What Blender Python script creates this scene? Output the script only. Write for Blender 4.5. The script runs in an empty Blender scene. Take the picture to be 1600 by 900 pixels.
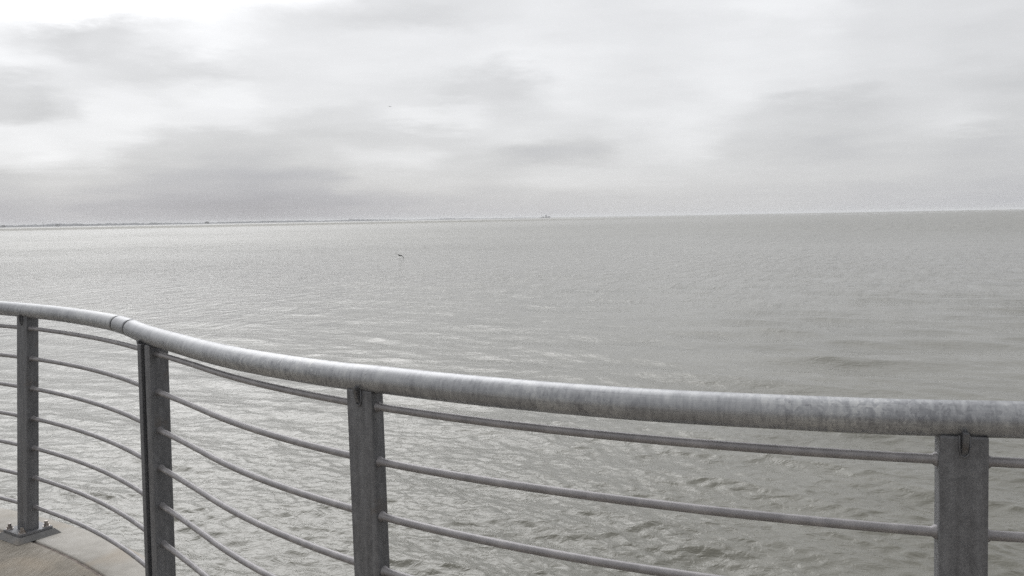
import bpy, bmesh, math, random
import numpy as np
from mathutils import Vector, Matrix

random.seed(7)
rng = np.random.default_rng(11)
SC = bpy.context.scene
COL = SC.collection
R = math.radians

# ------------------------------------------------------------------ camera
# world: deck top z = 0, the viewer looks along +Y, water 2.15 m below the deck
EYE = 1.45
WATER = -2.15
F_PX = 1400.0
PITCH = math.atan(59.5 / F_PX)
ROLL = math.atan(28 / 1600)
cam = bpy.data.cameras.new('camera')
cam.sensor_width = 36
cam.lens = F_PX / 1600 * 36
cam.shift_y = -50 / 1600
cam.clip_start = 0.05
cam.clip_end = 60000
camo = bpy.data.objects.new('camera', cam)
COL.objects.link(camo)
camo.matrix_world = (Matrix.Translation((0, 0, EYE)) @ Matrix.Rotation(R(90) - PITCH, 4, 'X')
                     @ Matrix.Rotation(-ROLL, 4, 'Z'))
SC.camera = camo


def ray(x, y):
    """direction through a pixel of the 1600 x 900 picture: where in the sky a cloud stands"""
    u = (x - 800) / F_PX
    v = -(y - 400) / F_PX
    c, s = math.cos(ROLL), math.sin(ROLL)
    a = u * c + v * s
    b = -u * s + v * c
    return a, math.cos(PITCH) + math.sin(PITCH) * b, -math.sin(PITCH) + math.cos(PITCH) * b


# ------------------------------------------------------------------ light
SUN_AZ = R(-21)      # left of the view direction
SUN_EL = R(38)
SC.view_settings.view_transform = 'Standard'
SC.view_settings.look = 'None'
SC.view_settings.exposure = 0
SC.view_settings.gamma = 1
SC.view_settings.use_curve_mapping = False

sun = bpy.data.lights.new('sun', 'SUN')
sun.energy = 0.5
sun.angle = R(45)
sun.color = (1, 0.975, 0.94)
suno = bpy.data.objects.new('sun', sun)
COL.objects.link(suno)
sd = Vector((math.sin(SUN_AZ) * math.cos(SUN_EL), math.cos(SUN_AZ) * math.cos(SUN_EL), math.sin(SUN_EL)))
suno.rotation_euler = sd.to_track_quat('Z', 'Y').to_euler()


class NT:
    """small helper to write node trees"""
    def __init__(s, tree):
        s.t = tree

    def n(s, typ, **kw):
        nd = s.t.nodes.new(typ)
        for k, v in kw.items():
            setattr(nd, k, v)
        return nd

    def put(s, sock, v):
        if hasattr(v, 'is_output'):
            s.t.links.new(v, sock)
        elif v is not None:
            sock.default_value = v

    def m(s, op, a, b=None, c=None, clamp=False):
        nd = s.n('ShaderNodeMath', operation=op, use_clamp=clamp)
        s.put(nd.inputs[0], a)
        if b is not None:
            s.put(nd.inputs[1], b)
        if c is not None:
            s.put(nd.inputs[2], c)
        return nd.outputs[0]

    def v(s, op, a, b=None, scale=None):
        nd = s.n('ShaderNodeVectorMath', operation=op)
        s.put(nd.inputs[0], a)
        if b is not None:
            s.put(nd.inputs[1], b)
        if scale is not None:
            s.put(nd.inputs['Scale'], scale)
        return nd.outputs['Value'] if op in ('LENGTH', 'DOT_PRODUCT', 'DISTANCE') else nd.outputs[0]

    def noise(s, vec, scale, detail=3, rough=0.5, dist=0.0, out='Fac', dims='3D'):
        nd = s.n('ShaderNodeTexNoise', noise_dimensions=dims)
        s.put(nd.inputs['Vector'], vec)
        s.put(nd.inputs['Scale'], scale)
        nd.inputs['Detail'].default_value = detail
        nd.inputs['Roughness'].default_value = rough
        nd.inputs['Distortion'].default_value = dist
        return nd.outputs[out]

    def comb(s, x, y, z=0.0):
        nd = s.n('ShaderNodeCombineXYZ')
        s.put(nd.inputs[0], x); s.put(nd.inputs[1], y); s.put(nd.inputs[2], z)
        return nd.outputs[0]

    def sep(s, v):
        nd = s.n('ShaderNodeSeparateXYZ')
        s.put(nd.inputs[0], v)
        return nd.outputs

    def ramp(s, fac, stops, interp='LINEAR'):
        nd = s.n('ShaderNodeValToRGB')
        nd.color_ramp.interpolation = interp
        el = nd.color_ramp.elements
        while len(el) < len(stops):
            el.new(0.5)
        for e, (p, c) in zip(el, stops):
            e.position = p
            e.color = (c, c, c, 1) if not isinstance(c, tuple) else (*c, 1)
        s.put(nd.inputs[0], fac)
        return nd.outputs[0]

    def mix(s, fac, a, b, typ='RGBA', blend='MIX'):
        nd = s.n('ShaderNodeMix', data_type=typ, blend_type=blend)
        i = {'RGBA': (6, 7, 2), 'FLOAT': (2, 3, 0)}[typ]
        s.put(nd.inputs[0], fac)
        s.put(nd.inputs[i[0]], a if not isinstance(a, tuple) else (*a, 1))
        s.put(nd.inputs[i[1]], b if not isinstance(b, tuple) else (*b, 1))
        return nd.outputs[i[2]]

    def smooth(s, v, a, b):
        nd = s.n('ShaderNodeMapRange', interpolation_type='SMOOTHSTEP')
        s.put(nd.inputs[0], v)
        nd.inputs[1].default_value = a
        nd.inputs[2].default_value = b
        return nd.outputs[0]

    def lin(s, v, a, b, c, d):
        nd = s.n('ShaderNodeMapRange')
        s.put(nd.inputs[0], v)
        for i, q in enumerate((a, b, c, d)):
            nd.inputs[i + 1].default_value = q
        return nd.outputs[0]


# ------------------------------------------------------------------ overcast sky
world = bpy.data.worlds.new('World')
SC.world = world
world.use_nodes = True
wt = NT(world.node_tree)
bg = world.node_tree.nodes['Background']
D = wt.v('NORMALIZE', wt.n('ShaderNodeTexCoord').outputs['Generated'])
dx, dy, dz = wt.sep(D)
# cloud sheet seen in perspective: streaky near the horizon, rounder overhead
den = wt.m('ADD', wt.m('ABSOLUTE', dz), 0.10)
sheet = wt.comb(wt.m('DIVIDE', dx, den), wt.m('DIVIDE', dy, den))
warp = wt.noise(sheet, 1.1, 7, 0.62, out='Color')
wx, wy, wz = wt.sep(wt.v('SUBTRACT', warp, (0.5, 0.5, 0.5)))
az = wt.m('ADD', wt.m('ARCTAN2', dx, dy), wt.m('MULTIPLY', wx, 0.10))
elr = wt.m('ARCSINE', dz)
el = wt.m('ADD', elr, wt.m('MULTIPLY', wy, wt.m('MULTIPLY', elr, 0.75)))
# rows of cloud brightness (display value) by picture column, from the horizon up
CLOUD = [
    (345, [(0, 183), (100, 188), (250, 178), (400, 170), (500, 177), (600, 186), (800, 197), (1000, 203), (1200, 203), (1400, 197), (1600, 192)]),
    (318, [(0, 188), (100, 192), (200, 182), (300, 175), (400, 171), (500, 179), (600, 189), (700, 199), (800, 203), (1000, 208), (1200, 208), (1400, 202), (1600, 197)]),
    (280, [(0, 205), (80, 214), (170, 208), (270, 194), (400, 188), (500, 196), (570, 214), (650, 218), (760, 214), (880, 226), (980, 224), (1100, 219), (1250, 214), (1400, 212), (1600, 206)]),
    (245, [(0, 240), (70, 249), (150, 238), (230, 214), (400, 203), (500, 218), (560, 230), (660, 234), (740, 216), (850, 203), (920, 208), (990, 226), (1060, 233), (1160, 215), (1300, 206), (1440, 214), (1540, 206), (1600, 210)]),
    (212, [(0, 247), (90, 243), (200, 246), (260, 224), (360, 214), (450, 214), (560, 216), (680, 220), (800, 232), (900, 226), (1000, 234), (1080, 239), (1180, 220), (1300, 214), (1400, 216), (1500, 230), (1600, 215)]),
    (182, [(0, 219), (60, 214), (110, 226), (150, 247), (220, 248), (300, 240), (360, 240), (450, 222), (560, 225), (650, 242), (720, 240), (790, 226), (900, 234), (1000, 238), (1130, 236), (1240, 217), (1340, 214), (1450, 224), (1600, 217)]),
    (150, [(0, 224), (70, 220), (130, 240), (170, 247), (240, 240), (310, 248), (370, 248), (420, 238), (540, 236), (640, 230), (720, 222), (810, 220), (880, 240), (960, 234), (1060, 232), (1140, 243), (1240, 234), (1400, 226), (1600, 212)]),
    (108, [(0, 250), (60, 247), (130, 234), (230, 226), (330, 228), (420, 236), (560, 240), (680, 238), (800, 247), (860, 245), (1000, 236), (1130, 242), (1250, 238), (1400, 230), (1600, 222)]),
    (66, [(0, 248), (50, 232), (120, 220), (180, 226), (250, 243), (330, 250), (420, 240), (540, 238), (640, 240), (800, 242), (900, 236), (1000, 234), (1130, 240), (1250, 240), (1400, 228), (1600, 226)]),
    (18, [(0, 262), (150, 272), (290, 268), (370, 252), (450, 236), (560, 225), (680, 222), (760, 232), (850, 238), (950, 236), (1080, 243), (1180, 249), (1280, 246), (1400, 230), (1600, 224)]),
    (-60, [(0, 320), (170, 345), (330, 315), (460, 262), (640, 232), (800, 230), (950, 238), (1120, 242), (1300, 234), (1600, 224)]),
]


def lin_of(v):
    v = v - 4 if v < 250 else v
    v = v / 255
    return ((v + 0.055) / 1.055) ** 2.4


A0, A1 = -0.62, 0.62
azn = wt.lin(az, A0, A1, 0, 1)
prev = None
prev_el = None
for yy, row in CLOUD:
    stops = []
    for x, v in row:
        a, b, c = ray(x, yy)
        stops.append(((math.atan2(a, b) - A0) / (A1 - A0), lin_of(v)))
    a, b, c = ray(800, yy + (0 if yy > 0 else 0))
    e_mid = math.asin(c / math.sqrt(a * a + b * b + c * c))
    col = wt.ramp(azn, stops, 'EASE')
    if prev is None:
        prev = col
    else:
        prev = wt.mix(wt.smooth(el, prev_el, e_mid), prev, col)
    prev_el = e_mid
seen = prev
# the same kind of cloud everywhere else, brighter towards the veiled sun
n1 = wt.noise(sheet, 0.55, 5, 0.5)
n2 = wt.noise(wt.v('ADD', sheet, (7.3, 2.1, 0)), 1.9, 4, 0.55)
cosun = wt.v('DOT_PRODUCT', D, tuple(sd))
glow = wt.m('POWER', wt.m('MAXIMUM', cosun, 0.0), 10.0)
broad = wt.lin(cosun, -1, 1, 0.46, 1.0)
low = wt.smooth(elr, 0.0, 0.2)
gen = wt.m('MULTIPLY', wt.m('ADD', broad, wt.m('MULTIPLY', glow, 3.1)), wt.m('ADD', 0.78, wt.m('MULTIPLY', low, 0.22)))
gen = wt.m('MULTIPLY', gen, wt.m('ADD', 0.80, wt.m('ADD', wt.m('MULTIPLY', n1, 0.28), wt.m('MULTIPLY', n2, 0.12))))
# blend from the seen part of the sky into the rest
ma = wt.m('SUBTRACT', 1.0, wt.smooth(wt.m('ABSOLUTE', wt.m('ARCTAN2', dx, dy)), 0.53, 0.95))
me = wt.m('SUBTRACT', 1.0, wt.smooth(elr, 0.27, 0.46))
mask = wt.m('MULTIPLY', ma, me)
detail = wt.noise(wt.v('MULTIPLY', sheet, (1.0, 1.0, 1.0)), 2.6, 6, 0.6)
band = wt.noise(wt.comb(wt.m('MULTIPLY', wt.m('ARCTAN2', dx, dy), 5.0), wt.m('MULTIPLY', elr, 24.0)), 1.3, 7, 0.62, 0.5)
det_amt = wt.m('ADD', 0.88, wt.m('ADD', wt.m('MULTIPLY', detail, 0.12), wt.m('MULTIPLY', band, 0.12)))
lum = wt.mix(mask, gen, seen, 'FLOAT')
lum = wt.m('MULTIPLY', lum, det_amt)
# darker cloud is a little bluer
tint = wt.mix(wt.smooth(lum, 0.36, 0.66), (0.966, 0.985, 1.075), (0.993, 1.0, 1.016))
cloud = wt.v('SCALE', tint, scale=lum)
nish = wt.n('ShaderNodeTexSky', sky_type='NISHITA', sun_disc=False)
nish.sun_elevation = SUN_EL
nish.sun_rotation = SUN_AZ
skyc = wt.mix(0.04, cloud, wt.v('SCALE', nish.outputs[0], scale=0.1))
wt.t.links.new(skyc, bg.inputs[0])
bg.inputs[1].default_value = 1.0
world.cycles.sampling_method = 'MANUAL'
world.cycles.sample_map_resolution = 1024


# ------------------------------------------------------------------ helpers
def link(name, mesh, mat=None, parent=None, label=None, cat=None, group=None, kind=None):
    o = bpy.data.objects.new(name, mesh)
    COL.objects.link(o)
    if mat is not None and mesh is not None:
        if not mesh.materials:
            mesh.materials.append(mat)
    if parent is not None:
        o.parent = parent
    for k, v in (('label', label), ('category', cat), ('group', group), ('kind', kind)):
        if v:
            o[k] = v
    return o


def mesh_of(name, verts, faces, smooth=False, uvs=None):
    me = bpy.data.meshes.new(name)
    me.from_pydata([tuple(v) for v in verts], [], faces)
    if uvs is not None:
        uv = me.uv_layers.new(name='uv')
        for p in me.polygons:
            for li in p.loop_indices:
                uv.data[li].uv = uvs[me.loops[li].vertex_index]
    if smooth:
        me.shade_smooth()
    me.update()
    return me


def grid_mesh(name, P, smooth=True, uv=None, flip=False):
    """P: rows x cols x 3 array"""
    nr, nc, _ = P.shape
    me = bpy.data.meshes.new(name)
    idx = np.arange(nr * nc).reshape(nr, nc)
    q = np.stack([idx[:-1, :-1], idx[:-1, 1:], idx[1:, 1:], idx[1:, :-1]], -1).reshape(-1, 4)
    if flip:
        q = q[:, ::-1]
    me.vertices.add(nr * nc)
    me.vertices.foreach_set('co', P.reshape(-1).astype(np.float32))
    me.loops.add(q.size)
    me.loops.foreach_set('vertex_index', q.reshape(-1).astype(np.int32))
    me.polygons.add(len(q))
    me.polygons.foreach_set('loop_start', np.arange(0, q.size, 4, dtype=np.int32))
    if uv is not None:
        l = me.uv_layers.new(name='uv')
        l.data.foreach_set('uv', uv.reshape(-1, 2)[q.reshape(-1)].reshape(-1).astype(np.float32))
    me.update(calc_edges=True)
    me.validate()
    if smooth:
        me.shade_smooth()
    return me


def tube_mesh(name, pts, rad, seg=16, caps=True, radii=None):
    """tube along a polyline with uv in metres: u along, v round"""
    pts = [Vector(p) for p in pts]
    V, U, Fc = [], [], []
    s = 0
    up = Vector((0, 0, 1))
    for i, p in enumerate(pts):
        a = pts[max(i - 1, 0)]
        b = pts[min(i + 1, len(pts) - 1)]
        t = (b - a).normalized()
        if abs(t.dot(up)) > 0.95:
            side = Vector((1, 0, 0))
        else:
            side = t.cross(up).normalized()
        nrm = side.cross(t).normalized()
        if i:
            s += (p - pts[i - 1]).length
        r = radii[i] if radii else rad
        for k in range(seg + 1):
            th = 2 * math.pi * k / seg - math.pi / 2
            V.append(p + r * (math.cos(th) * side + math.sin(th) * nrm))
            U.append((s, rad * 2 * math.pi * k / seg))
    n = seg + 1
    for i in range(len(pts) - 1):
        for k in range(seg):
            Fc.append((i * n + k, i * n + k + 1, (i + 1) * n + k + 1, (i + 1) * n + k))
    if caps:
        Fc.append(tuple(range(seg - 1, -1, -1)))
        Fc.append(tuple((len(pts) - 1) * n + k for k in range(seg)))
    me = mesh_of(name, V, Fc, True, U)
    if caps:
        me.polygons[len(Fc) - 1].use_smooth = False
        me.polygons[len(Fc) - 2].use_smooth = False
    bm = bmesh.new()
    bm.from_mesh(me)
    bmesh.ops.recalc_face_normals(bm, faces=bm.faces)
    bm.to_mesh(me)
    bm.free()
    return me


def box_bm(bm, M, sx, sy, sz, bev=0.0, z0=None):
    """box centred in x, y; from z0 up, or centred in z"""
    r = bmesh.ops.create_cube(bm, size=1)
    vs = r['verts']
    for v in vs:
        v.co = Vector((v.co.x * sx, v.co.y * sy, v.co.z * sz + (sz / 2 + z0 if z0 is not None else 0)))
    if bev:
        es = list({e for v in vs for e in v.link_edges})
        rb = bmesh.ops.bevel(bm, geom=es, offset=bev, segments=2, affect='EDGES', profile=0.6)
        vs = list({v for f in rb['faces'] for v in f.verts} | set(v for v in vs if v.is_valid))
    for v in vs:
        v.co = M @ v.co


def bm_mesh(name, bm, smooth=False):
    me = bpy.data.meshes.new(name)
    bmesh.ops.recalc_face_normals(bm, faces=bm.faces)
    bm.to_mesh(me)
    bm.free()
    if smooth:
        me.shade_smooth()
    return me


def mat_new(name):
    m = bpy.data.materials.new(name)
    m.use_nodes = True
    t = NT(m.node_tree)
    return m, t, m.node_tree.nodes['Principled BSDF']


def bump(t, b, h, strength, dist):
    nd = t.n('ShaderNodeBump')
    nd.inputs['Strength'].default_value = strength
    nd.inputs['Distance'].default_value = dist
    t.put(nd.inputs['Height'], h)
    if b is not None:
        t.put(nd.inputs['Normal'], b)
    return nd.outputs[0]


# ------------------------------------------------------------------ materials
def steel_pipe():
    m, t, p = mat_new('galvanised_pipe')
    uv = t.n('ShaderNodeTexCoord').outputs['UV']
    u, v, _ = t.sep(uv)
    # drips that run round the pipe, and zinc bloom in patches
    streak = t.noise(t.v('MULTIPLY', uv, (95, 14, 1)), 1.0, 4, 0.6, 0.3)
    patch = t.noise(t.v('MULTIPLY', uv, (26, 20, 1)), 1.0, 3, 0.5, 0.6)
    vor = t.n('ShaderNodeTexVoronoi')
    t.put(vor.inputs['Vector'], t.v('ADD', t.v('MULTIPLY', uv, (170, 120, 1)), t.v('SCALE', t.noise(uv, 60, 3, out='Color'), scale=4.0)))
    vor.inputs['Scale'].default_value = 1
    spang = t.sep(vor.outputs['Color'])[0]
    large = t.noise(t.v('MULTIPLY', uv, (2.2, 3, 1)), 1.0, 3)
    lines = t.noise(t.v('MULTIPLY', uv, (1.2, 260, 1)), 1.0, 2)
    vis = t.smooth(t.noise(t.v('MULTIPLY', uv, (1.3, 2, 1)), 1.0, 2), 0.42, 0.6)
    h = t.m('ADD', t.m('MULTIPLY', streak, 0.30), t.m('MULTIPLY', patch, 0.26))
    h = t.m('ADD', h, t.m('MULTIPLY', spang, t.m('ADD', 0.05, t.m('MULTIPLY', vis, 0.13))))
    h = t.m('ADD', h, t.m('MULTIPLY', large, 0.24))
    h = t.m('ADD', h, t.m('MULTIPLY', t.m('SUBTRACT', lines, 0.5), 0.14))
    col = t.ramp(h, [(0.33, (0.21, 0.213, 0.225)), (0.44, (0.315, 0.32, 0.33)), (0.53, (0.40, 0.405, 0.41)), (0.66, (0.51, 0.51, 0.50))])
    # small dark pits and rust specks
    sp = t.noise(t.v('MULTIPLY', uv, (46, 110, 1)), 1.0, 2, 0.6)
    sp = t.m('MULTIPLY', t.smooth(sp, 0.73, 0.78), 0.8)
    col = t.mix(sp, col, (0.055, 0.045, 0.04))
    t.put(p.inputs['Base Color'], col)
    p.inputs['Metallic'].default_value = 0.62
    t.put(p.inputs['Roughness'], t.lin(h, 0.3, 0.75, 0.36, 0.60))
    t.put(p.inputs['Normal'], bump(t, None, h, 0.25, 0.0015))
    return m


def steel_bar():
    m, t, p = mat_new('galvanised_bar')
    uv = t.n('ShaderNodeTexCoord').outputs['UV']
    g = t.noise(t.v('MULTIPLY', uv, (420, 300, 1)), 1.0, 3, 0.7)
    l = t.noise(t.v('MULTIPLY', uv, (22, 14, 1)), 1.0, 3, 0.5)
    h = t.m('ADD', t.m('MULTIPLY', g, 0.55), t.m('MULTIPLY', l, 0.45))
    col = t.ramp(h, [(0.32, (0.16, 0.155, 0.16)), (0.5, (0.27, 0.26, 0.265)), (0.68, (0.40, 0.385, 0.385))])
    sp = t.smooth(t.noise(t.v('MULTIPLY', uv, (60, 80, 1)), 1.0, 2), 0.76, 0.82)
    col = t.mix(t.m('MULTIPLY', sp, 0.6), col, (0.10, 0.055, 0.035))
    t.put(p.inputs['Base Color'], col)
    p.inputs['Metallic'].default_value = 0.5
    t.put(p.inputs['Roughness'], t.lin(h, 0.3, 0.7, 0.42, 0.62))
    t.put(p.inputs['Normal'], bump(t, None, h, 0.3, 0.001))
    return m


def steel_post(name='galvanised_post', tone=1.0, rust=False):
    m, t, p = mat_new(name)
    oc = t.n('ShaderNodeTexCoord').outputs['Object']
    x, y, z = t.sep(oc)
    fine = t.noise(oc, 330, 3, 0.7)
    mid = t.noise(t.v('MULTIPLY', oc, (1, 1, 0.4)), 42, 4, 0.55, 0.4)
    vert = t.noise(t.v('MULTIPLY', oc, (60, 60, 2.5)), 1.0, 3, 0.5)
    vor = t.n('ShaderNodeTexVoronoi')
    t.put(vor.inputs['Vector'], oc)
    vor.inputs['Scale'].default_value = 95
    sp = t.sep(vor.outputs['Color'])[0]
    h = t.m('ADD', t.m('MULTIPLY', fine, 0.40), t.m('MULTIPLY', mid, 0.20))
    h = t.m('ADD', h, t.m('ADD', t.m('MULTIPLY', vert, 0.34), t.m('MULTIPLY', sp, 0.06)))
    s = tone
    col = t.ramp(h, [(0.36, (0.085 * s, 0.086 * s, 0.091 * s)), (0.50, (0.135 * s, 0.136 * s, 0.143 * s)), (0.64, (0.20 * s, 0.202 * s, 0.21 * s))])
    rs = t.m('MULTIPLY', t.smooth(t.noise(oc, 12, 4, 0.6), 0.60, 0.72), 0.35)
    col = t.mix(rs, col, (0.12, 0.095, 0.075))
    t.put(p.inputs['Base Color'], col)
    p.inputs['Metallic'].default_value = 0.4
    t.put(p.inputs['Roughness'], t.lin(h, 0.3, 0.7, 0.45, 0.65))
    t.put(p.inputs['Normal'], bump(t, None, h, 0.3, 0.0012))
    return m


def bolt_steel():
    m, t, p = mat_new('stainless_bolt')
    oc = t.n('ShaderNodeTexCoord').outputs['Object']
    n = t.noise(oc, 150, 3)
    t.put(p.inputs['Base Color'], t.ramp(n, [(0.35, (0.18, 0.14, 0.12)), (0.62, (0.42, 0.40, 0.385))]))
    p.inputs['Metallic'].default_value = 0.9
    p.inputs['Roughness'].default_value = 0.38
    return m


def concrete(name, a, b, c, scale=1.0, broom=False, pebble=False):
    m, t, p = mat_new(name)
    oc = t.n('ShaderNodeTexCoord').outputs['Object']
    big = t.noise(oc, 2.1 * scale, 5, 0.6, 0.6)
    mid = t.noise(oc, 14 * scale, 4, 0.6)
    grit = t.noise(oc, 420, 2, 0.7)
    h = t.m('ADD', t.m('MULTIPLY', big, 0.5), t.m('ADD', t.m('MULTIPLY', mid, 0.3), t.m('MULTIPLY', grit, 0.2)))
    if broom:
        # broom strokes drawn across the walk
        br = t.noise(t.v('MULTIPLY', t.v('ADD', oc, t.v('SCALE', t.noise(oc, 3, 2, out='Color'), scale=0.02)), (150, 9, 5)), 1.0, 3, 0.6)
        h = t.m('ADD', t.m('MULTIPLY', h, 0.60), t.m('MULTIPLY', br, 0.40))
    col = t.ramp(h, [(0.34, a), (0.50, b), (0.66, c)])
    warm = t.smooth(t.noise(oc, 3.3, 3, 0.5, 0.5), 0.50, 0.72)
    col = t.mix(t.m('MULTIPLY', warm, 0.35), col, (0.36, 0.29, 0.21))
    vor = t.n('ShaderNodeTexVoronoi')
    t.put(vor.inputs['Vector'], oc)
    vor.inputs['Scale'].default_value = 11
    pit = t.m('SUBTRACT', 1.0, t.smooth(vor.outputs['Distance'], 0.03, 0.07))
    col = t.mix(t.m('MULTIPLY', pit, 0.75), col, (0.07, 0.06, 0.05))
    t.put(p.inputs['Base Color'], col)
    p.inputs['Roughness'].default_value = 0.86
    p.inputs['Specular IOR Level'].default_value = 0.3
    t.put(p.inputs['Normal'], bump(t, None, t.m('SUBTRACT', h, t.m('MULTIPLY', pit, 0.2)), 0.5, 0.004))
    return m


def plain(name, col, rough=0.7, var=0.15, scale=3.0):
    m, t, p = mat_new(name)
    oc = t.n('ShaderNodeTexCoord').outputs['Object']
    n = t.noise(oc, scale, 4)
    lo = tuple(c * (1 - var) for c in col)
    hi = tuple(min(1, c * (1 + var)) for c in col)
    t.put(p.inputs['Base Color'], t.ramp(n, [(0.35, lo), (0.65, hi)]))
    p.inputs['Roughness'].default_value = rough
    return m


M_PIPE = steel_pipe()
M_BAR = steel_bar()
M_POST = steel_post(tone=1.12)
M_PLATE = steel_post('galvanised_plate', 1.25)
M_BOLT = bolt_steel()
M_GROUT = concrete('grout_pad', (0.12, 0.12, 0.12), (0.17, 0.168, 0.165), (0.24, 0.235, 0.23), 4)
M_COPING = concrete('coping_concrete', (0.29, 0.273, 0.245), (0.40, 0.38, 0.345), (0.51, 0.49, 0.455))
M_WALK = concrete('broomed_concrete', (0.14, 0.122, 0.098), (0.25, 0.225, 0.188), (0.40, 0.37, 0.325), 1.0, broom=True)
M_GROOVE = plain('joint_filler', (0.20, 0.17, 0.15), 0.95, 0.3, 30)
M_DARK = plain('dark_joint_core', (0.012, 0.012, 0.012), 0.9, 0.2, 30)
M_WALL = concrete('sea_wall_concrete', (0.17, 0.16, 0.14), (0.26, 0.245, 0.215), (0.35, 0.335, 0.30))

# ------------------------------------------------------------------ plan of the railing: two arcs that meet at the split post
CA = (-4.5003, 0.8118, 4.0134)
CB = (1.7620, 5.0695, 3.5233)


def arcA(phi):   # phi measured from +Y clockwise about CA
    return (CA[0] + CA[2] * math.sin(phi), CA[1] + CA[2] * math.cos(phi))


def arcB(phi):   # point of the near side of circle B; phi from -Y, positive to +X
    return (CB[0] + CB[2] * math.sin(phi), CB[1] - CB[2] * math.cos(phi))


# dense plan polyline, from far left to far right
plan = []
phiA_end = math.asin((-1.44 - CA[0]) / CA[2])
a = phiA_end - 4.2 / CA[2]
while a < phiA_end - 1e-6:
    plan.append(arcA(a))
    a += 0.03 / CA[2]
plan.append(arcA(phiA_end))
phiB0 = math.asin((-1.0 - CB[0]) / CB[2])
pA, pB = plan[-1], arcB(phiB0)
tA = Vector((math.cos(phiA_end), -math.sin(phiA_end)))
tB = Vector((math.cos(phiB0), math.sin(phiB0)))
L = (Vector(pB) - Vector(pA)).length
for i in range(1, 16):           # short smooth link
    t = i / 16
    h00, h10, h01, h11 = 2*t**3-3*t*t+1, t**3-2*t*t+t, -2*t**3+3*t*t, t**3-t*t
    p = Vector(pA)*h00 + tA*L*h10 + Vector(pB)*h01 + tB*L*h11
    plan.append((p.x, p.y))
a = phiB0
while a < phiB0 + 6.3 / CB[2]:
    plan.append(arcB(a))
    a += 0.03 / CB[2]
plan = np.array(plan)
SL = np.r_[0, np.cumsum(np.hypot(*np.diff(plan, axis=0).T))]


def at_s(s, off=0.0):
    """plan point and tangent at length s; off > 0 is towards the water"""
    x = np.interp(s, SL, plan[:, 0]); y = np.interp(s, SL, plan[:, 1])
    e = 0.02
    tx = np.interp(s + e, SL, plan[:, 0]) - np.interp(s - e, SL, plan[:, 0])
    ty = np.interp(s + e, SL, plan[:, 1]) - np.interp(s - e, SL, plan[:, 1])
    n = math.hypot(tx, ty)
    tx, ty = tx / n, ty / n
    return float(x - ty * off), float(y + tx * off), tx, ty


def s_of_x(x):
    m = plan[:, 0]
    return float(np.interp(x, m, SL))


# height of the handrail axis along x (it sags and rises by a centimetre or two)
RAILZ = [(-4.6, 1.064), (-3.0, 1.064), (-2.45, 1.064), (-2.18, 1.0615), (-1.9, 1.059), (-1.60, 1.0565), (-1.50, 1.052), (-1.42, 1.044), (-1.33, 1.039),
         (-1.06, 1.0367), (-0.90, 1.0394), (-0.66, 1.0435), (-0.44, 1.0463), (-0.34, 1.0497), (0, 1.0505), (0.27, 1.0512),
         (0.5, 1.0544), (0.73, 1.0565), (0.92, 1.060), (1.4, 1.062), (6, 1.064)]
RZX, RZZ = np.array(RAILZ).T


def railz(x):
    k = np.array([-0.02, -0.01, 0, 0.01, 0.02])
    return float(np.mean(np.interp(x + k, RZX, RZZ)))


BAR1 = EYE - 0.4706
PITCHB = 0.14

rail = link('curved_railing', None, label='curved galvanised steel railing with pipe handrail and round bars on the curved concrete coping',
            cat='railing')
rail.location = (at_s(s_of_x(-2.31))[0], at_s(s_of_x(-2.31))[1], 0)
RINV = Matrix.Translation(-Vector(rail.location))


def rlink(name, me, mat, parent=rail, label=None):
    me.transform(RINV) if parent is rail else None
    return link(name, me, mat, parent, label=label)


# handrail: left run, short sleeve between two dark gaps, right run
def rail_pts(s0, s1, step=0.025):
    n = max(2, int((s1 - s0) / step))
    out = []
    for s in np.linspace(s0, s1, n + 1):
        x, y, _, _ = at_s(s)
        out.append((x, y, railz(x)))
    return out


RR = 0.0343
s_gap1 = s_of_x(-1.571)
s_gap2 = s_of_x(-1.476)
s_end = s_of_x(1.76 + 2.9)
s_beg = 0.03
GAP = 0.015
def pipe(name, pts, radius=RR, label=None):
    # slightly rounded rims at the ends
    P = [Vector(p) for p in pts]
    d0 = (P[1] - P[0]).normalized(); d1 = (P[-1] - P[-2]).normalized()
    P = [P[0], P[0] + d0 * 0.0018] + P[1:-1] + [P[-1] - d1 * 0.0018, P[-1]]
    rad = [radius - 0.0018, radius] + [radius] * (len(P) - 4) + [radius, radius - 0.0018]
    return rlink(name, tube_mesh(name, P, radius, 40, True, rad), M_PIPE, label=label)


pipe('handrail', rail_pts(s_beg, s_gap1 - GAP / 2), RR * 0.97, 'left run of the pipe handrail, ending at the joint')
pipe('handrail', rail_pts(s_gap2 + GAP / 2, s_end), RR, 'long right run of the mottled pipe handrail')
pipe('joint_sleeve', rail_pts(s_gap1 + GAP / 2, s_gap2 - GAP / 2, 0.01), RR * 0.985, 'short sleeve between two dark gaps of the handrail')
rlink('joint_core', tube_mesh('core', rail_pts(s_gap1 - 0.05, s_gap2 + 0.05, 0.01), RR * 0.80, 24), M_DARK)  # near-black core that shows in both gaps of the handrail


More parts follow.
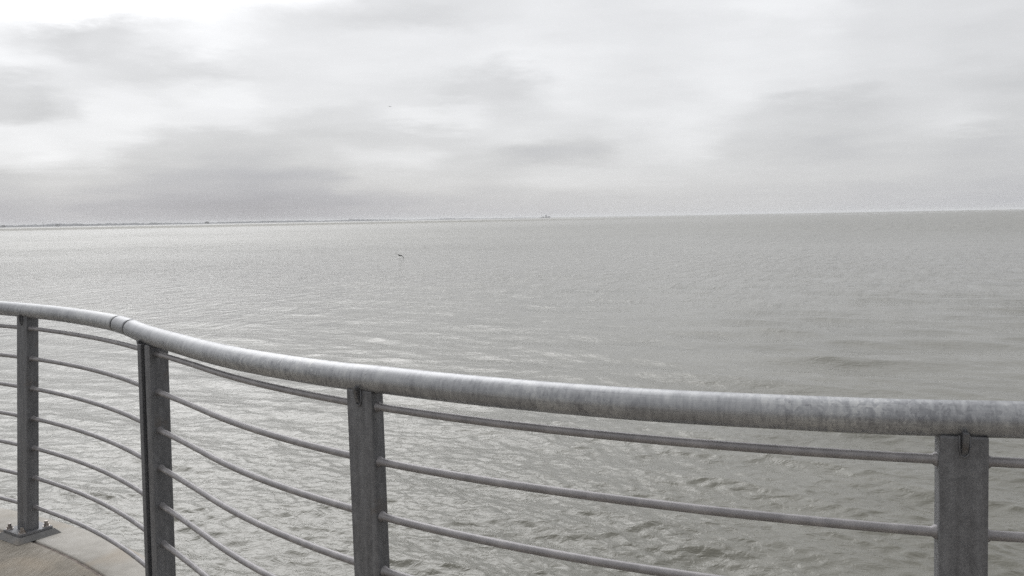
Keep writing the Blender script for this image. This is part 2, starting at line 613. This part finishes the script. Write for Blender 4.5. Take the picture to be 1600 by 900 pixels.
# posts: (x on the plan curve, width along the rail, depth, turn of its axes in degrees, lean along the rail)
def make_post(x, w, d, turn, lean, split=False, leany=0.0, gus=True):
    s = s_of_x(x)
    px, py, tx, ty = at_s(s)
    ang = math.atan2(ty, tx) if turn is None else R(turn)
    top = railz(px) - RR * 0.80
    base = 0.035
    root = link('post', None, parent=rail)
    root.location = RINV @ Vector((px, py, 0))
    root.rotation_euler = (0, 0, ang)
    sh = Matrix.Identity(4)
    sh[0][2] = lean
    sh[1][2] = leany
    # the lean pivots about the middle bar
    T = Matrix.Translation((0, 0, 0.62)) @ sh @ Matrix.Translation((0, 0, -0.62))
    H = top - base
    if not split:
        bm = bmesh.new()
        box_bm(bm, Matrix.Identity(4), w, d, H, 0.005, base)
        for v in bm.verts:
            v.co = T @ v.co
        link('post_tube', bm_mesh('post_tube', bm), M_POST, root)
        if gus:
            bm = bmesh.new()
            f = -d / 2 - 0.002
            vs = []
            for sx in (-0.005, 0.005):
                for yy, zz in ((f + 0.004, top + 0.01), (f - 0.016, top + 0.008), (f - 0.010, top - 0.018), (f - 0.001, top - 0.032), (f + 0.004, top - 0.032)):
                    vs.append(bm.verts.new(T @ Vector((sx, yy, zz))))
            bm.faces.new(vs[:5]); bm.faces.new(vs[5:][::-1])
            for i in range(5):
                j = (i + 1) % 5
                bm.faces.new((vs[i], vs[i + 5], vs[j + 5], vs[j]))
            link('gusset', bm_mesh('gusset', bm), M_POST, root)
            # weld bead that runs in a U round the gusset
            pts = [(-0.0085, f, top + 0.002), (-0.0085, f, top - 0.024), (-0.006, f, top - 0.036), (0, f, top - 0.040), (0.006, f, top - 0.036), (0.0085, f, top - 0.024), (0.0085, f, top + 0.002)]
            link('weld_bead', tube_mesh('weld', [T @ Vector(q) for q in pts], 0.0022, 8), M_POST, root)
    else:
        wl, wr = 0.024, 0.036
        for nm, cx, ww, dd in (('channel_flange', -w / 2 + wl / 2, wl, d), ('channel_flange', w / 2 - wr / 2, wr, d)):
            bm = bmesh.new()
            box_bm(bm, Matrix.Translation((cx, 0, 0)), ww, dd, H, 0.003, base)
            for v in bm.verts:
                v.co = T @ v.co
            link(nm, bm_mesh(nm, bm), M_POST, root)
        bm = bmesh.new()
        box_bm(bm, Matrix.Translation(((wl - wr) / 2, d * 0.30, 0)), w - wl - wr + 0.004, d * 0.3, H - 0.004, 0, base + 0.002)
        for v in bm.verts:
            v.co = T @ v.co
        link('channel_web', bm_mesh('channel_web', bm), M_POST, root)
        bm = bmesh.new()
        vs = []
        for sy in (-d / 2 + 0.004, d / 2 - 0.004):
            for xx, zz in ((-w / 2 + 0.002, top + 0.012), (-w / 2 - 0.014, top + 0.012), (-w / 2 + 0.002, top - 0.022)):
                vs.append(bm.verts.new(T @ Vector((xx, sy, zz))))
        bm.faces.new(vs[:3]); bm.faces.new(vs[3:][::-1])
        for i in range(3):
            j = (i + 1) % 3
            bm.faces.new((vs[i], vs[i + 3], vs[j + 3], vs[j]))
        link('gusset', bm_mesh('gusset', bm), M_POST, root)
    # base plate with four bolts on a sloping grout pad
    bm = bmesh.new()
    bx, by, _ = T @ Vector((0, 0, base))
    if leany:
        bx -= 0.008
        by += 0.004
    Mb = Matrix.Translation((bx, by, 0))
    hw = 0.076
    box_bm(bm, Mb, hw * 2, hw * 2, 0.012, 0.002, 0.024)
    link('base_plate', bm_mesh('base_plate', bm), M_PLATE, root)
    bm = bmesh.new()
    lo = [bm.verts.new(Mb @ Vector((sx * (hw + 0.026), sy * (hw + 0.026), 0.001))) for sx, sy in ((-1, -1), (1, -1), (1, 1), (-1, 1))]
    mi = [bm.verts.new(Mb @ Vector((sx * (hw + 0.006), sy * (hw + 0.006), 0.0235))) for sx, sy in ((-1, -1), (1, -1), (1, 1), (-1, 1))]
    bm.faces.new(mi); bm.faces.new(lo[::-1])
    for i in range(4):
        j = (i + 1) % 4
        bm.faces.new((lo[i], lo[j], mi[j], mi[i]))
    link('grout_pad', bm_mesh('grout_pad', bm), M_GROUT, root)
    bmsh = None
    for sx, sy in ((-1, -1), (1, -1), (1, 1), (-1, 1)):
        if bmsh is None:
            bm = bmesh.new()
            for r, z0, hh, seg in ((0.0175, 0.0, 0.003, 20), (0.0125, 0.003, 0.011, 6), (0.008, 0.014, 0.012, 14)):
                bmesh.ops.create_cone(bm, cap_ends=True, segments=seg, radius1=r, radius2=r * 0.96, depth=hh,
                                      matrix=Matrix.Translation((0, 0, z0 + hh / 2)))
            bmsh = bm_mesh('bolt', bm)
        b = link('bolt', bmsh, M_BOLT, root)
        b.location = (bx + sx * 0.056, by + sy * 0.056, 0.036)
        b.rotation_euler = (0, 0, random.uniform(0, 1))
    return s, w, root


POSTS = [
    (s_of_x(-2.245) - 1.41, 0.092, 0.059, None, 0.0, False),
    (s_of_x(-2.245) - 0.031, 0.088, 0.057, None, 0.030, False, 0.022),
    (s_of_x(-1.372) + 0.073, 0.088, 0.074, -40, 0.0, True),
    (s_of_x(-0.380) + 0.006, 0.087, 0.044, -34, -0.022, False),
    (s_of_x(0.843) - 0.005, 0.0845, 0.052, None, 0.003, False),
    (s_of_x(0.843) + 1.41, 0.0845, 0.052, None, 0.0, False),
    (s_of_x(0.843) + 2.82, 0.0845, 0.052, None, 0.0, False),
]
ps = []
for s, w, d, turn, lean, split, *ly in POSTS:
    x = at_s(s)[0]
    r = make_post(x, w, d, turn, lean, split, *ly)
    ps.append((s, w, lean))

# horizontal bars: one part for each bar of each bay, with a weld collar at both ends
for i in range(len(ps) - 1):
    s0, w0, l0 = ps[i]
    s1, w1, l1 = ps[i + 1]
    for k in range(7):
        z = BAR1 - PITCHB * k
        a0 = s0 + w0 / 2 + l0 * (z - 0.62) - 0.010
        a1 = s1 - w1 / 2 + l1 * (z - 0.62) + 0.010
        n = 40
        sag = random.uniform(-0.002, 0.002)
        ss = list(np.linspace(a0, a1, n + 1))
        ss = [ss[0], ss[0] + 0.0135, ss[0] + 0.019] + ss[1:-1] + [ss[-1] - 0.019, ss[-1] - 0.0135, ss[-1]]
        rb = 0.0097
        rad = [rb * 1.42, rb * 1.38, rb] + [rb] * (n - 1) + [rb, rb * 1.38, rb * 1.42]
        pts = []
        for s in ss:
            x, y, _, _ = at_s(s)
            tt = (s - a0) / (a1 - a0)
            pts.append((x, y, z + sag * math.sin(math.pi * tt)))
        rlink('bar', tube_mesh('bar', pts, rb, 14, False, rad), M_BAR)

# ------------------------------------------------------------------ deck
GR = 0.028       # inner edge of the groove, inside the railing line
GW = 0.019
EDGE = 0.185     # outer edge of the coping, beyond the railing line
def ring(off0, z0, off1, z1, name, mat, s0=0.02, s1=None, n=260, rows=1, **kw):
    s1 = s1 or SL[-1] - 0.03
    P = []
    for s in np.linspace(s0, s1, n):
        a = at_s(s, off0); b = at_s(s, off1)
        P.append([(a[0], a[1], z0), (b[0], b[1], z1)])
    return grid_mesh(name, np.array(P), False)


def coping():
    s1 = SL[-1] - 0.03
    prof = [(-GR, -0.020), (-GR, -0.004), (-GR + 0.004, 0.0), (EDGE - 0.02, 0.0), (EDGE - 0.006, -0.004), (EDGE, -0.018), (EDGE, -0.42), (EDGE - 0.06, -0.42)]
    P = []
    for s in np.linspace(0.02, s1, 300):
        P.append([(*at_s(s, o)[:2], z) for o, z in prof])
    return grid_mesh('coping', np.array(P), False)


link('coping', coping(), M_COPING, kind='structure')
P = []
for s in np.linspace(0.02, SL[-1] - 0.03, 300):
    P.append([(*at_s(s, o)[:2], z) for o, z in ((EDGE - 0.05, -0.40), (EDGE - 0.05, -3.2))])
link('sea_wall', grid_mesh('sea_wall', np.array(P), False), M_WALL, kind='structure')
link('joint', ring(-GR - GW - 0.004, -0.009, -GR + 0.002, -0.009, 'joint', M_GROOVE), M_GROOVE, kind='structure')
# walk: from the groove back behind the viewer
P = []
for s in np.linspace(0.02, SL[-1] - 0.03, 300):
    a = at_s(s, -GR - GW)
    b = at_s(s, -GR - GW - 0.005)
    row = [(a[0], a[1], -0.02), (a[0], a[1], -0.005), (b[0], b[1], 0.0)]
    fx, fy = a[0] * 1.9, -14.0
    for q in (0.05, 0.15, 0.35, 0.65, 1.0):
        row.append((b[0] * (1 - q) + fx * q, b[1] * (1 - q) + fy * q, 0.0))
    P.append(row)
link('walk', grid_mesh('walk', np.array(P), False), M_WALK, kind='structure')


# ------------------------------------------------------------------ water
def water():
    h = EYE - WATER
    # rows evenly spaced as seen from the railing, out to the horizon
    rows = []
    q = 1 / 5.0
    q_end = 1 / 330.0
    for v in np.linspace(0, 1, 720):
        rows.append(1 / (q * (1 - v) + q_end * v))
    rows = np.array(rows)
    rows = np.r_[0.5, 1.5, 2.5, 3.6, 4.3, 4.7, rows, np.geomspace(370, 26000, 26)]
    fine = np.linspace(R(-40), R(40), 1150)
    side = np.linspace(R(40), R(320), 70)[1:-1]
    ang = np.r_[fine, side, fine[0] + 2 * math.pi]
    RRr, AA = np.meshgrid(rows, ang, indexing='ij')
    X = RRr * np.sin(AA)
    Y = RRr * np.cos(AA)
    dr = np.gradient(rows)[:, None] * np.ones_like(X)
    dang = np.where(np.abs(((AA + math.pi) % (2 * math.pi)) - math.pi) <= R(40.01), R(80) / 1149, R(280) / 70)
    da = RRr * dang
    cell = np.maximum(dr, da * 0.8)
    Z = np.zeros_like(X)
    # gusts: patches where the short waves are stronger
    gust = 1 + 0.28 * np.sin(X * 0.11 + Y * 0.035 + 1.0 + np.sin(Y * 0.05)) * np.sin(Y * 0.083 - X * 0.05 + 0.4)
    DX = np.zeros_like(X)
    DY = np.zeros_like(X)
    for i in range(210):
        lam = 0.15 * (4.6 / 0.15) ** (rng.random() ** 1.45)
        th = R(26) + rng.normal() * R(14 + 7 / (lam + 0.3))
        k = 2 * math.pi / lam
        kx, ky = k * math.sin(th), k * math.cos(th)
        amp = (0.0025 if lam < 1.0 else 0.0030) * lam ** 0.85 * (0.5 + rng.random())
        if 0.35 < lam < 1.5:
            amp *= 0.8
        if lam > 1.0:
            amp = amp * (0.55 + 0.75 / (1 + np.exp(-(X - 1.0) / 3.0)))
            amp = amp * (1 / (1 + (RRr / 38.0) ** 2)) * 1.25
        ph = rng.random() * 6.28
        w = np.clip((lam / cell - 2.0) / 2.0, 0, 1)
        # short groups, so that no crest runs on for ever
        gx = 0.5 + 0.5 * np.sin(X * ky / 6.3 - Y * kx / 7.7 + rng.random() * 6.28 + 0.8 * np.sin(X * k * 0.07 + ph))
        P_ = kx * X + ky * Y + ph + 0.6 * np.sin(ky * X * 0.13 - kx * Y * 0.17 + ph * 3)
        A_ = amp * w * (0.35 + gx) * (gust if lam < 1.0 else 1.0)
        Z += A_ * np.sin(P_)
        c_ = A_ * np.cos(P_) * 0.9
        DX += c_ * math.sin(th)
        DY += c_ * math.cos(th)
    X = X + DX
    Y = Y + DY
    Z += WATER
    return grid_mesh('water', np.stack([X, Y, Z], -1), True, flip=True)


def water_mat():
    m, t, p = mat_new('turbid_sea_water')
    g = t.n('ShaderNodeNewGeometry')
    pos = g.outputs['Position']
    dist = t.v('LENGTH', t.v('MULTIPLY', pos, (1, 1, 0)))
    x, y, z = t.sep(pos)
    # rotate so that the crests run the way of the waves
    ca, sa = math.cos(R(24)), math.sin(R(24))
    u = t.m('SUBTRACT', t.m('MULTIPLY', x, ca), t.m('MULTIPLY', y, sa))
    v = t.m('ADD', t.m('MULTIPLY', x, sa), t.m('MULTIPLY', y, ca))
    q = t.comb(u, v, 0.0)
    n1 = t.noise(t.v('MULTIPLY', q, (0.62, 1.0, 1)), 7.5, 3, 0.55, 0.5, dims='2D')
    n0 = t.noise(t.v('MULTIPLY', q, (0.7, 1.0, 1)), 19.0, 2, 0.6, 0.6, dims='2D')
    n2 = t.noise(t.v('MULTIPLY', q, (0.55, 1.0, 1)), 2.1, 3, 0.55, 0.4, dims='2D')
    n3 = t.noise(t.v('MULTIPLY', q, (0.45, 1.0, 1)), 0.42, 3, 0.55, 0.3, dims='2D')
    wind = t.noise(t.v('MULTIPLY', q, (0.6, 1.0, 1)), 0.035, 3, 0.5, dims='2D')
    ws = t.lin(wind, 0.3, 0.7, 0.75, 1.25)
    # streaks drawn out along the wind
    st1 = t.noise(t.v('MULTIPLY', q, (1.0, 0.22, 1)), 1.3, 4, 0.65, 0.2, dims='2D')
    st2 = t.noise(t.v('MULTIPLY', q, (1.0, 0.10, 1)), 0.40, 4, 0.65, 0.2, dims='2D')
    stf = t.mix(t.smooth(dist, 60.0, 260.0), st1, st2, 'FLOAT')
    stm = t.mix(t.smooth(dist, 150.0, 600.0), t.lin(stf, 0.33, 0.67, 0.3, 1.7), 1.0, 'FLOAT')
    ws = t.m('MULTIPLY', ws, t.mix(t.smooth(dist, 15.0, 50.0), 1.0, stm, 'FLOAT'))
    far = t.smooth(dist, 12.0, 60.0)
    far2 = t.smooth(dist, 60.0, 300.0)
    n4 = t.noise(t.v('MULTIPLY', q, (0.4, 1.0, 1)), 0.11, 4, 0.6, 0.3, dims='2D')
    n5 = t.noise(t.v('MULTIPLY', q, (0.35, 1.0, 1)), 0.025, 4, 0.65, 0.3, dims='2D')
    far3 = t.smooth(dist, 90.0, 500.0)
    far4 = t.smooth(dist, 350.0, 1500.0)
    hgt = t.m('ADD', t.m('MULTIPLY', n1, 0.0135), t.m('MULTIPLY', n0, 0.004))
    hgt = t.m('ADD', hgt, t.m('MULTIPLY', t.m('MULTIPLY', n2, 0.10), far))
    hgt = t.m('ADD', hgt, t.m('MULTIPLY', t.m('MULTIPLY', n3, 0.20), t.smooth(dist, 35.0, 160.0)))
    hgt = t.m('ADD', hgt, t.m('MULTIPLY', t.m('MULTIPLY', n4, 0.9), far3))
    hgt = t.m('ADD', hgt, t.m('MULTIPLY', t.m('MULTIPLY', n5, 1.6), far4))
    hgt = t.m('MULTIPLY', hgt, ws)
    t.put(p.inputs['Normal'], bump(t, None, hgt, 1.0, 1.0))
    # rougher patch far out left, added to imitate a sunlit strip under the horizon
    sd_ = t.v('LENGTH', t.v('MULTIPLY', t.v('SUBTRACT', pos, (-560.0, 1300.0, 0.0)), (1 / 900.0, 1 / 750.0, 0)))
    sunlit_patch = t.m('SUBTRACT', 1.0, t.smooth(sd_, 0.5, 1.0))
    mud = t.noise(q, 0.25, 4, 0.6, 0.6, dims='2D')
    t.put(p.inputs['Base Color'], t.ramp(mud, [(0.3, (0.112, 0.108, 0.086)), (0.7, (0.145, 0.140, 0.115))]))
    t.put(p.inputs['Roughness'], t.m('ADD', 0.07, t.m('ADD', t.m('MULTIPLY', t.smooth(dist, 12.0, 220.0), 0.20), t.m('MULTIPLY', sunlit_patch, 0.32))))
    p.inputs['IOR'].default_value = 1.34
    return m


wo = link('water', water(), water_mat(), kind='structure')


# ------------------------------------------------------------------ far shore
def shore(name, pts, mat, seed, depth, noise_h, label=None):
    """low wooded land: pts are (azimuth px, distance m, height m)"""
    r2 = np.random.default_rng(seed)
    n = 420
    xs = np.linspace(0, 1, n)
    az_ = np.interp(xs, np.linspace(0, 1, len(pts)), [math.atan((p[0] - 800) / F_PX) for p in pts])
    di = np.interp(xs, np.linspace(0, 1, len(pts)), [p[1] for p in pts])
    he = np.interp(xs, np.linspace(0, 1, len(pts)), [p[2] for p in pts])
    nz = np.zeros(n)
    for o in range(1, 8):
        m_ = 5 * 2 ** o
        nz += np.interp(xs * m_, np.arange(m_ + 1), r2.normal(size=m_ + 1)) / (1.5 ** o)
    hh = np.maximum(he * (1 + noise_h * nz), 0.2)
    P = []
    for i in range(n):
        row = []
        for f, zf in ((0, -0.1), (0.04, 0.35), (0.10, 0.85), (0.3, 1.0), (0.7, 0.8), (1.0, -0.1)):
            d_ = di[i] + depth * f
            jz = 1 + 0.12 * r2.normal()
            row.append((d_ * math.sin(az_[i]), d_ * math.cos(az_[i]), WATER - 0.3 + hh[i] * zf * (jz if zf > 0 else 1)))
        P.append(row)
    return grid_mesh(name, np.array(P), False)


M_LAND = plain('far_woodland', (0.09, 0.095, 0.105), 0.95, 0.4, 0.01)
link('far_shore', shore('far_shore', [(-420, 5200, 15), (-100, 5200, 15), (0, 5200, 13), (120, 5300, 13.5), (240, 5400, 11), (330, 5600, 12), (460, 5900, 11), (560, 6400, 9), (640, 7000, 5)], M_LAND, 3, 500, 0.22), M_LAND, kind='structure')
link('far_spit', shore('far_spit', [(640, 7000, 3), (700, 7300, 7), (760, 7600, 5), (800, 7800, 4.5), (842, 7900, 5), (850, 8000, 0.5)], M_LAND, 4, 400, 0.3), M_LAND, kind='structure')


def place(px, dist):
    az_ = math.atan((px - 800) / F_PX)
    return dist * math.sin(az_), dist * math.cos(az_)


# masts and chimneys that stand up from the far shore
M_FAR = plain('far_grey_paint', (0.10, 0.10, 0.105), 0.8, 0.2, 0.1)
for px, w, hgt, lab in ((69, 3, 25, 'thin mast rising from the far shore, left of the others'), (7, 14, 13, 'small square block on the far shore at the left edge of the picture'),
                        (92, 18, 14, 'low wide block on the far shore just right of the thin mast'), (325, 20, 13.5, 'low block on the far shore above the bright water')):
    x, y = place(px, 5230)
    root = link('mast' if w < 5 else 'building', None, label=lab, cat='mast' if w < 5 else 'building')
    root.location = (x, y, WATER)
    bm = bmesh.new()
    if w < 5:
        bmesh.ops.create_cone(bm, cap_ends=True, segments=8, radius1=w / 2, radius2=w / 5, depth=hgt, matrix=Matrix.Translation((0, 0, hgt / 2)))
        link('pole', bm_mesh('pole', bm), M_FAR, root)
        bm = bmesh.new()
        box_bm(bm, Matrix.Translation((0, 0, hgt * 0.82)), 6, 1.2, 1.6)
        link('cross_arm', bm_mesh('cross_arm', bm), M_FAR, root)
    else:
        box_bm(bm, Matrix.Identity(4), w, 12, hgt * 0.85, 0, 0)
        link('wall', bm_mesh('wall', bm), M_FAR, root)
        bm = bmesh.new()
        box_bm(bm, Matrix.Translation((0, 0, 0)), w * 0.5, 8, hgt * 0.15, 0, hgt * 0.85 + 0.01)
        link('roof', bm_mesh('roof', bm), M_FAR, root)

# ship on the horizon
sx, sy = place(854, 7000)
ship = link('cargo_ship', None, label='tiny grey ship on the horizon just right of the far spit', cat='ship')
ship.location = (sx, sy, WATER)
ship.rotation_euler = (0, 0, R(-4))
bm = bmesh.new()
LN = 74.0
prof = [(-LN/2, 4.2), (-LN/2 + 5, 4.0), (LN/2 - 8, 4.2), (LN/2, 6.0)]
for xx, zt in prof:
    for yy in (-6, 6):
        w_ = 0.15 if xx == LN/2 else 1.0
        bm.verts.new((xx, yy * w_, zt)); bm.verts.new((xx - (3 if xx > 0 else -2), yy * w_ * 0.8, -1))
bm.verts.ensure_lookup_table()
bmesh.ops.convex_hull(bm, input=bm.verts)
link('hull', bm_mesh('hull', bm), M_FAR, ship)
for nm, cx, ww, dd, z0, hh in (('bridge', 1.5, 11, 9, 4, 15), ('wheelhouse', 2.0, 8, 10, 19.02, 4), ('deck_cargo', 25, 17, 9, 4.1, 5.5), ('deck_cargo', -19, 10, 9, 4.1, 4.0)):
    bm = bmesh.new()
    box_bm(bm, Matrix.Translation((cx, 0, 0)), ww, dd, hh, 0, z0)
    link(nm, bm_mesh(nm, bm), M_FAR, ship)
for cx, hh in ((-33, 16), (-27, 10), (3, 24), (14, 11), (33, 9)):
    bm = bmesh.new()
    bmesh.ops.create_cone(bm, cap_ends=True, segments=8, radius1=1.3, radius2=0.8, depth=hh, matrix=Matrix.Translation((cx, 0, 3 + hh / 2)))
    link('derrick', bm_mesh('derrick', bm), M_FAR, ship)

# surf breaking on a bar far out to the right
M_FOAM = plain('sea_foam', (0.55, 0.55, 0.54), 0.9, 0.08, 0.05)
V, Fc = [], []
r3 = random.Random(5)
for px in np.arange(1188, 1720, 2.2):
    if r3.random() < 0.62:
        continue
    d_ = 1750 + 400 * math.sin(px * 0.013) + r3.uniform(-60, 60)
    x, y = place(px, d_)
    ln = r3.uniform(2, 14); hh = r3.uniform(0.3, 0.95)
    n = 7
    b0 = len(V)
    for i in range(n):
        tt = i / (n - 1)
        e = math.sin(math.pi * tt) ** 0.5 * r3.uniform(0.6, 1.0) * hh
        xx = x + (tt - 0.5) * ln
        V += [(xx, y - 1.2, WATER + 0.02), (xx, y - 0.3, WATER + 0.05 + e), (xx, y + 2.5, WATER + 0.02)]
    for i in range(n - 1):
        for j in range(2):
            a_ = b0 + i * 3 + j
            Fc.append((a_, a_ + 3, a_ + 4, a_ + 1))
link('surf', mesh_of('surf', V, Fc, True), M_FOAM, kind='stuff')


# ------------------------------------------------------------------ birds
M_FEATHER = plain('dark_feathers', (0.018, 0.016, 0.016), 0.8, 0.25, 20)
M_FEATHER2 = plain('grey_feathers', (0.12, 0.12, 0.125), 0.8, 0.25, 20)
M_BEAK = plain('beak_horn', (0.25, 0.17, 0.07), 0.5, 0.1, 20)


def bird(loc, heading, bank, span, mat, label, flap):
    root = link('seabird', None, label=label, cat='bird', group='sea birds flying over the water')
    root.location = loc
    root.rotation_euler = (0, bank, heading)
    k = span / 1.1
    # body along local +Y: lofted sections with neck and tail
    sec = [(-0.30, 0.010, 0.004, 0.0), (-0.24, 0.045, 0.008, 0.0), (-0.15, 0.040, 0.030, 0.0), (-0.02, 0.058, 0.055, -0.004), (0.10, 0.055, 0.052, 0.0),
           (0.18, 0.032, 0.034, 0.012), (0.23, 0.030, 0.032, 0.020), (0.27, 0.024, 0.026, 0.020), (0.295, 0.008, 0.009, 0.016)]
    P = np.array([[(rx * math.cos(2*math.pi*j/12) * k, y * k, (zz + rz * math.sin(2*math.pi*j/12)) * k) for j in range(13)] for y, rx, rz, zz in sec])
    link('body', grid_mesh('body', P, True), mat, root)
    bm = bmesh.new()
    bmesh.ops.create_cone(bm, cap_ends=True, segments=8, radius1=0.010 * k, radius2=0.002 * k, depth=0.07 * k,
                          matrix=Matrix.Translation((0, 0.325 * k, 0.012 * k)) @ Matrix.Rotation(R(-94), 4, 'X'))
    link('beak', bm_mesh('beak', bm, True), M_BEAK, root)
    for sgn, (u1, u2) in ((-1, flap[0]), (1, flap[1])):
        rows = []
        x = 0.03; z = 0.02; y = 0.04
        pts = [(0.03, 0.02, 0.07, 0.19)]
        x1 = 0.03 + 0.20 * math.cos(u1); z1 = 0.02 + 0.20 * math.sin(u1)
        pts += [((0.03 + x1) / 2, (0.02 + z1) / 2, 0.10, 0.18), (x1, z1, 0.13, 0.16)]
        for f, dy_, ch in ((0.35, 0.08, 0.13), (0.7, 0.0, 0.09), (0.92, -0.07, 0.05), (1.0, -0.11, 0.012)):
            pts.append((x1 + 0.32 * f * math.cos(u2), z1 + 0.32 * f * math.sin(u2), dy_ + 0.02, ch))
        P = []
        for (xx, zz, le, ch) in pts:
            row = []
            for cf, th in ((0, 0), (0.25, 0.10), (0.6, 0.07), (1, 0), (0.6, -0.01), (0.25, -0.02), (0, 0)):
                row.append((sgn * xx * k, (le - ch * cf) * k, (zz + th * ch) * k))
            P.append(row)
        link('wing', grid_mesh('wing', np.array(P), True), mat, root)
    return root


a_, b_, c_ = ray(625, 399.5)
tt = 85 / math.hypot(a_, b_)
bird((a_ * tt, b_ * tt, EYE + c_ * tt), R(-28), R(14), 1.12, M_FEATHER, 'dark sea bird skimming low over the water below the horizon', ((0.20, 0.05), (0.0, -0.42)))
a_, b_, c_ = ray(609, 166.5)
tt = 130 / math.hypot(a_, b_)
bird((a_ * tt, b_ * tt, EYE + c_ * tt), R(-15), R(4), 0.85, M_FEATHER2, 'small pale grey sea bird high in the cloudy sky', ((0.35, -0.15), (0.30, -0.55)))

# ------------------------------------------------------------------ sea air
HZ = True
if HZ:
    bm = bmesh.new()
    box_bm(bm, Matrix.Identity(4), 58000, 58000, 32.5, 0, WATER - 2.2)
    hm = bpy.data.materials.new('sea_haze')
    hm.use_nodes = True
    ht = hm.node_tree
    for n_ in list(ht.nodes):
        if n_.type == 'BSDF_PRINCIPLED':
            ht.nodes.remove(n_)
    pv = ht.nodes.new('ShaderNodeVolumePrincipled')
    pv.inputs['Color'].default_value = (0.93, 0.94, 0.96, 1)
    pv.inputs['Density'].default_value = 0.00008
    pv.inputs['Anisotropy'].default_value = 0.2
    ht.links.new(pv.outputs[0], ht.nodes['Material Output'].inputs['Volume'])
    link('haze', bm_mesh('haze', bm), hm, kind='stuff')
SC.cycles.use_denoising = False
SC.cycles.volume_bounces = 1
SC.cycles.max_bounces = 6
SC.cycles.sample_clamp_indirect = 4
